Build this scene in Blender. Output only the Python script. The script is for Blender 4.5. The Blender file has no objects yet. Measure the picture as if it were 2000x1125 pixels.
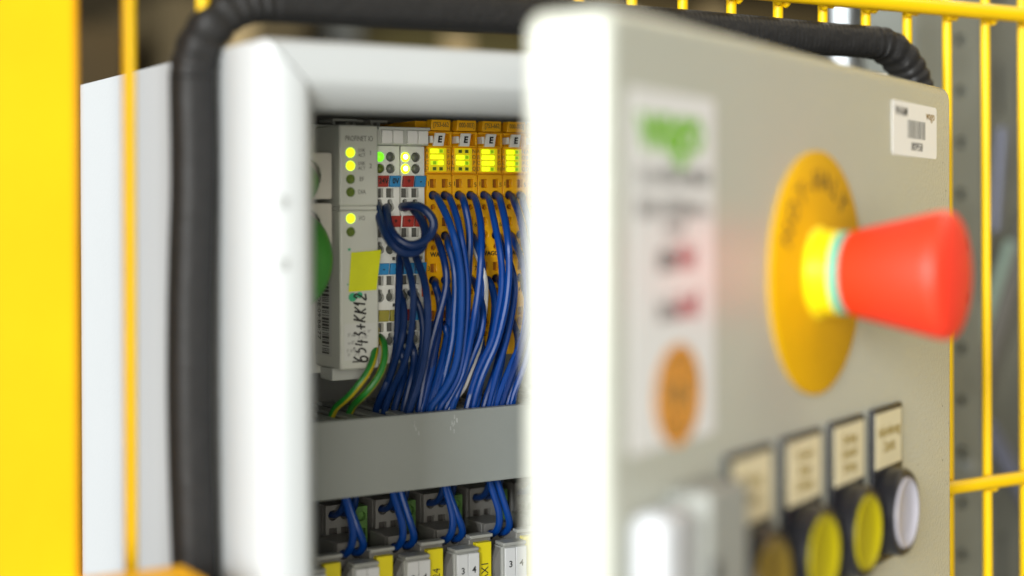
import bpy, bmesh, math, random
from mathutils import Vector, Matrix
random.seed(7)
S = 0.001                                   # everything below is written in millimetres
scn = bpy.context.scene
col = scn.collection
# ---------------------------------------------------------------- camera
cam = bpy.data.cameras.new('camera'); camo = bpy.data.objects.new('camera', cam); col.objects.link(camo)
cam.sensor_width = 36; cam.lens = 52.82
cam.shift_y = -0.0838
cam.clip_start = 0.01; cam.clip_end = 50
camo.matrix_world = (Matrix.Rotation(-0.5431, 4, 'Z') @ Matrix.Rotation(math.radians(90), 4, 'X') @ Matrix.Rotation(-0.0047, 4, 'Z'))
cam.dof.use_dof = True; cam.dof.focus_distance = 0.609; cam.dof.aperture_fstop = 3.0
scn.camera = camo
scn.view_settings.view_transform = 'Standard'; scn.view_settings.look = 'None'
scn.view_settings.exposure = 0.0; scn.view_settings.gamma = 1.0
# ---------------------------------------------------------------- light: dim hall, one big window to the left, a hall lamp overhead, plus added fill lights
world = bpy.data.worlds.new('World'); scn.world = world; world.use_nodes = True
bg = world.node_tree.nodes['Background']; bg.inputs[0].default_value = (1.0, 0.97, 0.88, 1); bg.inputs[1].default_value = 0.24
def area(name, loc, target, sx, sy, power, colour):
    l = bpy.data.lights.new(name, 'AREA'); l.shape = 'RECTANGLE'; l.size = sx; l.size_y = sy; l.energy = power; l.color = colour
    o = bpy.data.objects.new(name, l); col.objects.link(o); o.location = loc
    o.rotation_euler = (Vector(target) - Vector(loc)).to_track_quat('-Z', 'Y').to_euler(); return o
def direction(az, el, d):                  # az: degrees to the left of straight-in-front of the cabinet
    a, e = math.radians(az), math.radians(el)
    return Vector((-math.sin(a)*math.cos(e), -math.cos(a)*math.cos(e), math.sin(e))) * d
T0 = Vector((0.29, 0.50, 0.0))
area('window_light', T0 + direction(50, 13, 3.2), T0, 0.55, 0.6, 106, (0.90, 0.96, 1.0))
area('side_fill_light', T0 + direction(84, 10, 3.0), T0, 1.7, 1.4, 140, (0.97, 0.98, 1.0))  # added soft fill from the left, brightens the shaded cabinet side
area('front_fill_light', T0 + direction(31, 3, 2.7), T0, 1.5, 1.2, 58, (1.0, 0.965, 0.87))  # added frontal fill at low height, lifts the cabinet interior
area('hall_lamp', (2.4, -0.6, 1.6), (0.5, 0.5, 0), 1.2, 0.5, 16, (1.0, 0.86, 0.62))
area('rear_fill_light', (2.4, 1.3, 1.8), (0.7, 0.7, 0), 1.2, 0.5, 22, (1.0, 0.94, 0.82))  # added fill from behind, aimed to light the fence wires, not the door front
# ---------------------------------------------------------------- materials
MATS = {}
def mat(name, c, rough=0.45, metal=0.0, emit=0.0, bump=0.0, scale=300, vary=0.06, coat=0.0, vscale=20, spec=0.5, rvary=0.0, alpha=None, dirt=0.0, ecol=None):
    if name in MATS: return MATS[name]
    m = bpy.data.materials.new(name); m.use_nodes = True; nt = m.node_tree; b = nt.nodes['Principled BSDF']
    b.inputs['Roughness'].default_value = rough; b.inputs['Metallic'].default_value = metal
    b.inputs['Specular IOR Level'].default_value = spec
    if coat: b.inputs['Coat Weight'].default_value = coat; b.inputs['Coat Roughness'].default_value = 0.12
    tc = nt.nodes.new('ShaderNodeTexCoord')
    n = nt.nodes.new('ShaderNodeTexNoise'); n.inputs['Scale'].default_value = vscale; n.inputs['Detail'].default_value = 6
    nt.links.new(tc.outputs['Object'], n.inputs['Vector'])
    r = nt.nodes.new('ShaderNodeValToRGB')
    r.color_ramp.elements[0].position = 0.3; r.color_ramp.elements[1].position = 0.7
    k0, k1 = 1 - vary - dirt, 1 + vary
    r.color_ramp.elements[0].color = (c[0]*k0, c[1]*k0, c[2]*k0, 1)
    r.color_ramp.elements[1].color = (min(c[0]*k1, 1), min(c[1]*k1, 1), min(c[2]*k1, 1), 1)
    nt.links.new(n.outputs['Fac'], r.inputs[0]); nt.links.new(r.outputs[0], b.inputs['Base Color'])
    if emit:
        e = ecol or c
        b.inputs['Emission Color'].default_value = (e[0], e[1], e[2], 1); b.inputs['Emission Strength'].default_value = emit
    if bump:
        n2 = nt.nodes.new('ShaderNodeTexNoise'); n2.inputs['Scale'].default_value = scale; n2.inputs['Detail'].default_value = 3
        nt.links.new(tc.outputs['Object'], n2.inputs['Vector'])
        bp = nt.nodes.new('ShaderNodeBump'); bp.inputs['Strength'].default_value = bump; bp.inputs['Distance'].default_value = 0.0006
        nt.links.new(n2.outputs['Fac'], bp.inputs['Height']); nt.links.new(bp.outputs[0], b.inputs['Normal'])
    if rvary:
        n3 = nt.nodes.new('ShaderNodeTexNoise'); n3.inputs['Scale'].default_value = 26; n3.inputs['Detail'].default_value = 8
        nt.links.new(tc.outputs['Object'], n3.inputs['Vector'])
        mr = nt.nodes.new('ShaderNodeMapRange'); mr.inputs['From Min'].default_value = 0.3; mr.inputs['From Max'].default_value = 0.7
        mr.inputs['To Min'].default_value = rough - rvary; mr.inputs['To Max'].default_value = rough + rvary
        nt.links.new(n3.outputs['Fac'], mr.inputs['Value']); nt.links.new(mr.outputs[0], b.inputs['Roughness'])
    if alpha is not None: b.inputs['Alpha'].default_value = alpha
    MATS[name] = m; return m
PAINT   = mat('cabinet_paint', (0.40, 0.415, 0.415), 0.40, bump=0.16, scale=520, vary=0.015, vscale=12)
DOORP   = mat('door_paint', (0.44, 0.45, 0.39), 0.135, rvary=0.03, bump=0.55, scale=700, vary=0.02, vscale=9)
POSTY   = mat('yellow_post_paint', (0.84, 0.405, 0.002), 0.42, spec=0.25, bump=0.15, scale=120, vary=0.05, vscale=18)
YEL     = mat('yellow_paint', (0.80, 0.50, 0.002), 0.38, spec=0.25, bump=0.1, scale=150, vary=0.03)
RUB_SHADE    = mat('black_rubber_shaded', (0.006, 0.005, 0.0035), 0.75, bump=0.3, scale=300)  # rear of the trim: shade painted into the rubber colour
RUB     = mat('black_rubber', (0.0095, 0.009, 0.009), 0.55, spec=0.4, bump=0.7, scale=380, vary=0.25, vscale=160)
GREY    = mat('grey_plastic', (0.145, 0.14, 0.13), 0.45, bump=0.05, scale=900, vary=0.03)
LGREY   = mat('light_grey_plastic', (0.50, 0.51, 0.47), 0.42, bump=0.06, scale=900, vary=0.03)
WHITE   = mat('white_plastic', (0.78, 0.78, 0.73), 0.4, bump=0.04, scale=900, vary=0.03)
DGREY   = mat('dark_plastic', (0.06, 0.06, 0.055), 0.6, vary=0.1)
DUCT    = mat('duct_plastic', (0.215, 0.225, 0.21), 0.42, bump=0.06, scale=700, vary=0.03, vscale=30)
YMOD    = mat('yellow_plastic', (0.90, 0.44, 0.002), 0.36, bump=0.05, scale=900, vary=0.05, vscale=60)
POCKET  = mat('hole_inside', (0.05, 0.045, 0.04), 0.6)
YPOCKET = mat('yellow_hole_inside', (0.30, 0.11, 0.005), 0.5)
ORANGE  = mat('orange_plastic', (0.75, 0.16, 0.02), 0.4)
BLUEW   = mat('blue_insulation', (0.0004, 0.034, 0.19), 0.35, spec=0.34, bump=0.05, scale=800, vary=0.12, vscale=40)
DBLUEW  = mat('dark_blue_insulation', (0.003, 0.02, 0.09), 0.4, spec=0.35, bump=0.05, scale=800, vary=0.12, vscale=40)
BLUEW2  = mat('blue_insulation_faded', (0.001, 0.042, 0.215), 0.38, spec=0.34, vary=0.15, vscale=60)
BLUEW3  = mat('blue_insulation_deep', (0.0004, 0.020, 0.12), 0.35, spec=0.34, vary=0.12, vscale=50)
WHITEW  = mat('white_insulation', (0.7, 0.68, 0.66), 0.4)
GREENW  = mat('green_insulation', (0.012, 0.17, 0.02), 0.42)
YELW    = mat('yellow_insulation', (0.42, 0.33, 0.01), 0.42)
INK     = mat('black_ink', (0.012, 0.011, 0.011), 0.5)
DINK    = mat('door_label_ink', (0.035, 0.033, 0.032), 0.4)
GINK    = mat('grey_ink', (0.10, 0.10, 0.09), 0.5)
PAPER   = mat('white_label', (0.84, 0.83, 0.80), 0.35, vary=0.015)
SHEET   = mat('door_label_film', (0.70, 0.70, 0.69), 0.22, vary=0.01)
CREAM   = mat('legend_card', (0.66, 0.585, 0.38), 0.5, vary=0.03)
BLACKP  = mat('black_plastic', (0.012, 0.012, 0.015), 0.33, vary=0.1)
RED     = mat('red_plastic', (0.88, 0.04, 0.012), 0.5, vary=0.03)
DISCY   = mat('yellow_disc_plastic', (0.66, 0.365, 0.001), 0.5, vary=0.07, vscale=45, spec=0.2)
TEAL    = mat('teal_ring_plastic', (0.16, 0.55, 0.42), 0.4)
COLLAR  = mat('yellow_collar_plastic', (0.95, 0.72, 0.006), 0.35)
LEDON   = mat('led_lit', (0.55, 0.95, 0.02), 0.3, emit=1.5, ecol=(0.72, 1.0, 0.005), vary=0.02)
LEDHOT  = mat('led_lit_core', (0.9, 1.0, 0.5), 0.3, emit=3.0, ecol=(1.0, 1.0, 0.62), vary=0.02)
LEDGRN  = mat('led_lit_green', (0.2, 0.8, 0.03), 0.3, emit=0.9, ecol=(0.22, 0.95, 0.01), vary=0.02)
LEDOFF  = mat('led_dark_green', (0.10, 0.15, 0.015), 0.3, vary=0.35, vscale=900)
LEDGR   = mat('led_dark_grey', (0.12, 0.125, 0.11), 0.3, vary=0.3, vscale=500)
LEDMID  = mat('led_dim_green', (0.25, 0.45, 0.01), 0.3, emit=0.25, ecol=(0.4, 0.8, 0.0))
TAGR    = mat('red_tag', (0.36, 0.03, 0.02), 0.42)
TAGB    = mat('blue_tag', (0.03, 0.24, 0.52), 0.4)
TAGO    = mat('olive_tag', (0.33, 0.29, 0.05), 0.45)
TAPE    = mat('yellow_tape', (0.58, 0.60, 0.004), 0.4, vary=0.08, vscale=90)
TMARK   = mat('terminal_marker', (0.52, 0.52, 0.52), 0.4, vary=0.03)  # marker white darkened: shade below the duct put into the colour
TGREY   = mat('terminal_carrier_plastic', (0.27, 0.27, 0.25), 0.45, vary=0.05)  # light grey plastic, darkened in colour for the shade below the duct
YLAB    = mat('yellow_label', (0.60, 0.50, 0.004), 0.45)
GRNBLK  = mat('green_yellow_block', (0.10, 0.22, 0.05), 0.45, vary=0.5, vscale=140)
ZINC    = mat('galvanised_steel', (0.25, 0.265, 0.235), 0.42, metal=0.35, bump=0.05, scale=200, vary=0.12, vscale=30)
DSTEEL  = mat('dark_steel', (0.10, 0.105, 0.10), 0.45, metal=0.4, vary=0.2)
BSTEEL  = mat('bright_steel', (0.42, 0.45, 0.46), 0.3, metal=0.6, vary=0.05)
GSTEEL  = mat('greenish_steel', (0.30, 0.40, 0.34), 0.35, metal=0.3, vary=0.05)
VSTEEL  = mat('bluish_steel', (0.17, 0.18, 0.24), 0.4, metal=0.3, vary=0.05)
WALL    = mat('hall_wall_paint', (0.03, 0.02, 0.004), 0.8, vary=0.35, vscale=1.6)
FLOOR   = mat('concrete', (0.26, 0.25, 0.23), 0.6, vary=0.12, vscale=3, bump=0.2, scale=60)
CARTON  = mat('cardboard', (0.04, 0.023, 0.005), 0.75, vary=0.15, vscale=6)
RJ      = mat('plug_plastic', (0.52, 0.49, 0.43), 0.4)
GCABLE  = mat('green_cable_jacket', (0.05, 0.24, 0.03), 0.42, vary=0.08)
LOGO    = mat('green_logo_ink', (0.16, 0.42, 0.02), 0.35)
REDINK  = mat('red_ink', (0.30, 0.006, 0.025), 0.4)
MEDAL   = mat('orange_medal_print', (0.68, 0.28, 0.035), 0.35, vary=0.35, vscale=150)
BROWN   = mat('brown_ink', (0.22, 0.13, 0.03), 0.4)
LEGINK  = mat('legend_ink', (0.22, 0.15, 0.02), 0.5)
CAPY    = mat('yellow_button_cap', (0.36, 0.30, 0.002), 0.45, spec=0.25, vary=0.05)
CAPW    = mat('clear_white_button_cap', (0.40, 0.385, 0.43), 0.3, vary=0.06)
CAPA    = mat('dark_amber_button_cap', (0.16, 0.105, 0.012), 0.3, vary=0.1)
GREENMK = mat('green_marker_ink', (0.03, 0.32, 0.16), 0.45)
DARKIN  = mat('cabinet_inside_paint', (0.30, 0.30, 0.28), 0.6, vary=0.06)
# ---------------------------------------------------------------- mesh helpers (local frame: x right, y into the picture, z up)
class MB:
    def __init__(s): s.v = []; s.f = []; s.m = []
    def quad(s, pts, m=0):
        i = len(s.v); s.v += [tuple(p) for p in pts]; s.f.append(tuple(range(i, i+len(pts)))); s.m.append(m)
    def box(s, x0, x1, y0, y1, z0, z1, m=0, skew=0.0):
        i = len(s.v); k = skew
        s.v += [(x0,y0,z0),(x1,y0,z0),(x1,y1,z0),(x0,y1,z0),(x0+k,y0,z1),(x1+k,y0,z1),(x1+k,y1,z1),(x0+k,y1,z1)]
        for q in ((0,1,5,4),(1,2,6,5),(2,3,7,6),(3,0,4,7),(4,5,6,7),(3,2,1,0)): s.f.append(tuple(i+a for a in q)); s.m.append(m)
        return s
    def lathe(s, prof, cx=0, cz=0, n=24, m=0, sx=1, closed=True):       # prof: (r, y) from front to back round an axis along y
        i = len(s.v)
        for r, y in prof:
            for k in range(n):
                a = 2*math.pi*k/n; s.v.append((cx+sx*r*math.cos(a), y, cz+r*math.sin(a)))
        for j in range(len(prof)-1):
            for k in range(n):
                a, b = i+j*n+k, i+j*n+(k+1) % n
                s.f.append((a, b, b+n, a+n)); s.m.append(m)
        s.f.append(tuple(i+k for k in range(n))[::-1]); s.m.append(m)
        e = i+(len(prof)-1)*n; s.f.append(tuple(e+k for k in range(n))); s.m.append(m)
        return s
    def tube(s, pts, r, n=8, m=None, ry=None, caps=True):
        pts = [Vector(p) for p in pts]; i = len(s.v); up = Vector((0.3, -0.9, 0.2)); prev = None
        for j, p in enumerate(pts):
            t = (pts[min(j+1, len(pts)-1)] - pts[max(j-1, 0)]).normalized()
            if prev is None: a = t.cross(up).normalized()
            else:
                a = prev - t*prev.dot(t)
                a = a.normalized()
            prev = a; b = t.cross(a)
            rr = r(j/(len(pts)-1)) if callable(r) else r
            for k in range(n):
                w = 2*math.pi*k/n; s.v.append(tuple(p + a*rr*math.cos(w) + b*rr*math.sin(w)))
        for j in range(len(pts)-1):
            for k in range(n):
                a0, b0 = i+j*n+k, i+j*n+(k+1) % n
                s.f.append((a0, b0, b0+n, a0+n)); s.m.append(m(k, j) if m else 0)
        if caps:
            s.f.append(tuple(i+k for k in range(n))[::-1]); s.m.append(0)
            e = i+(len(pts)-1)*n; s.f.append(tuple(e+k for k in range(n))); s.m.append(0)
        return s
    def mesh(s, name, mats, smooth=False, angle=35):
        me = bpy.data.meshes.new(name)
        me.from_pydata([(a*S, b*S, c*S) for a, b, c in s.v], [], s.f)
        for m in (mats if isinstance(mats, (list, tuple)) else [mats]): me.materials.append(m)
        for p, mi in zip(me.polygons, s.m): p.material_index = mi
        me.update()
        if smooth:
            for p in me.polygons: p.use_smooth = True
            me.set_sharp_from_angle(angle=math.radians(angle))
        return me
def link(name, me, parent=None, loc=(0,0,0), bevel=0, seg=2):
    o = bpy.data.objects.new(name, me); col.objects.link(o)
    o.location = Vector(loc)*S
    if parent: o.parent = parent
    if bevel:
        b = o.modifiers.new('bevel', 'BEVEL'); b.width = bevel*S; b.segments = seg; b.limit_method = 'ANGLE'; b.angle_limit = math.radians(40)
        b.use_clamp_overlap = True
    return o
def part(name, mb, mats, parent=None, smooth=False, bevel=0, loc=(0,0,0), label=None, seg=2, angle=35):
    o = link(name, mb.mesh(name, mats, smooth or bevel > 0, angle), parent, loc, bevel, seg)
    if label: o['label'] = label
    return o
def box(name, dims, m, parent=None, bevel=0, loc=(0,0,0), label=None, skew=0.0): return part(name, MB().box(*dims, skew=skew), m, parent, bevel=bevel, loc=loc, label=label)
def thing(name, label, cat, loc=(0,0,0), rotz=0.0, group=None):
    o = bpy.data.objects.new(name, None); col.objects.link(o); o.empty_display_size = 0.01
    o.location = Vector(loc)*S; o.rotation_euler = (0, 0, rotz); o['label'] = label; o['category'] = cat
    if group: o['group'] = group
    return o
def tag(o, label, cat, group=None, kind=None):
    o['label'] = label; o['category'] = cat
    if group: o['group'] = group
    return o
def structure(o): o['kind'] = 'structure'; return o
def curve_mesh(cu, name, m):
    ob = bpy.data.objects.new(name, cu); me = bpy.data.meshes.new_from_object(ob)
    bpy.data.objects.remove(ob); bpy.data.curves.remove(cu)
    me.name = name; me.materials.clear(); me.materials.append(m); return me
def circle(cx, cz, r, n=14): return [(cx+r*math.cos(2*math.pi*k/n), cz+r*math.sin(2*math.pi*k/n)) for k in range(n)]
def rect(x0, x1, z0, z1): return [(x0,z0),(x1,z0),(x1,z1),(x0,z1)]
def rrect(x0, x1, z0, z1, r, n=5):
    out = []
    for cx, cz, a0 in ((x1-r,z0+r,-90),(x1-r,z1-r,0),(x0+r,z1-r,90),(x0+r,z0+r,180)):
        for k in range(n+1):
            a = math.radians(a0+90*k/n); out.append((cx+r*math.cos(a), cz+r*math.sin(a)))
    return out
def plate_mesh(name, loops, y0, y1, m, bev=0.0, seg=1):                # a flat plate with real openings, front at y0
    cu = bpy.data.curves.new(name, 'CURVE'); cu.dimensions = '2D'; cu.fill_mode = 'BOTH'
    cu.extrude = max((y1-y0)/2 - bev, 0.001)*S; cu.bevel_depth = bev*S; cu.bevel_resolution = seg; cu.offset = -bev*S
    for lp in loops:
        sp = cu.splines.new('POLY'); sp.points.add(len(lp)-1); sp.use_cyclic_u = True
        for p, q in zip(sp.points, lp): p.co = (q[0]*S, q[1]*S, 0, 1)
    me = curve_mesh(cu, name, m); ym = (y0+y1)/2*S
    for v in me.vertices: x, y, z = v.co; v.co = (x, ym - z, y)
    me.update(); return me
def plate(name, loops, y0, y1, m, parent=None, bev=0.0, loc=(0,0,0), label=None, seg=1):
    o = link(name, plate_mesh(name, loops, y0, y1, m, bev, seg), parent, loc)
    if label: o['label'] = label
    return o
def cut_plate(name, loops, y0, y1, m, parent=None, bev=0.1, loc=(0,0,0)):   # thin moulded face with many openings (first loop = outline)
    from mathutils.geometry import delaunay_2d_cdt
    V = []; E = []; F = []
    for li, lp in enumerate(loops):
        i = len(V); n = len(lp); V += [Vector(p) for p in lp]; E += [(i+k, i+(k+1) % n) for k in range(n)]
    vo, eo, fo, *_ = delaunay_2d_cdt(V, E, [], 0, 1e-4)
    def within(p, lp):
        c = False
        for k in range(len(lp)):
            (x0, y0_), (x1, y1_) = lp[k], lp[k-1]
            if (y0_ > p.y) != (y1_ > p.y) and p.x < (x1-x0)*(p.y-y0_)/(y1_-y0_)+x0: c = not c
        return c
    fo = [f for f in fo if (lambda p: within(p, loops[0]) and not any(within(p, l) for l in loops[1:]))(sum((vo[k] for k in f), Vector((0, 0)))/len(f))]
    mb = MB(); n = len(vo)
    mb.v = [(p.x, y0, p.y) for p in vo] + [(p.x, y1, p.y) for p in vo]
    cnt = {}
    for f in fo:
        a = sum(vo[f[k]].x*vo[f[(k+1) % len(f)]].y - vo[f[(k+1) % len(f)]].x*vo[f[k]].y for k in range(len(f)))
        f = list(f) if a > 0 else list(f)[::-1]
        mb.f.append(tuple(f)); mb.m.append(0); mb.f.append(tuple(k+n for k in f[::-1])); mb.m.append(0)
        for k in range(len(f)): cnt[(f[k], f[(k+1) % len(f)])] = 1
    for (a, c) in cnt:
        if (c, a) not in cnt: mb.f.append((c, a, a+n, c+n)); mb.m.append(0)
    return part(name, mb, m, parent, bevel=bev, loc=loc, seg=1)
TXT = {}
def text(name, body, size, m, x, y, z, parent=None, rot=0.0, frame=None, bold=0.0, squeeze=1.0, shear=0.0, align='CENTER', thick=0.05):
    key = (body, size, m.name, bold, squeeze, shear, align)
    if key in TXT: me = TXT[key]
    else:
        cu = bpy.data.curves.new(name, 'FONT'); cu.body = body; cu.size = size*S; cu.align_x = align; cu.align_y = 'CENTER'
        cu.offset = bold*S; cu.shear = shear; cu.extrude = thick*S; cu.resolution_u = 3
        me = curve_mesh(cu, name, m)
        for v in me.vertices: v.co.x *= squeeze
        TXT[key] = me
    o = bpy.data.objects.new(name, me); col.objects.link(o)
    F = frame or Matrix(((1,0,0),(0,0,-1),(0,1,0)))                     # reads along +x, faces -y
    M = F.to_4x4() @ Matrix.Rotation(rot, 4, 'Z'); M.translation = Vector((x, y, z))*S
    o.matrix_local = M
    if parent: o.parent = parent
    return o
def spline(pts, n=6):                                                  # Catmull-Rom through the points
    P = [Vector(p) for p in pts]; P = [P[0]*2-P[1]] + P + [P[-1]*2-P[-2]]; out = []
    for i in range(1, len(P)-2):
        a, b, c, d = P[i-1:i+3]
        for k in range(n):
            t = k/n
            out.append(0.5*((2*b) + (c-a)*t + (2*a-5*b+4*c-d)*t*t + (3*b-a-3*c+d)*t**3))
    out.append(P[-2]); return out
def relax(pts, it=2):
    pts = [Vector(p) for p in pts]
    for _ in range(it): pts = pts[:1] + [(pts[i-1]+pts[i]*2+pts[i+1])/4 for i in range(1, len(pts)-1)] + pts[-1:]
    return pts
def wire(name, pts, r, m, label, cat='wire', group=None, stripe=None):
    base = Vector(pts[-1])
    q = [p - base for p in relax(spline(pts, 4), 3)]
    mb = MB().tube(q, r, 10, stripe)
    o = part(name, mb, m, smooth=True, loc=base)
    return tag(o, label, cat, group)
def copy_tree(o, parent=None):
    c = o.copy(); col.objects.link(c)
    if parent: c.parent = parent
    for ch in [x for x in KIDS(o)]: copy_tree(ch, c)
    return c
def KIDS(o): return list(o.children)
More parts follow.
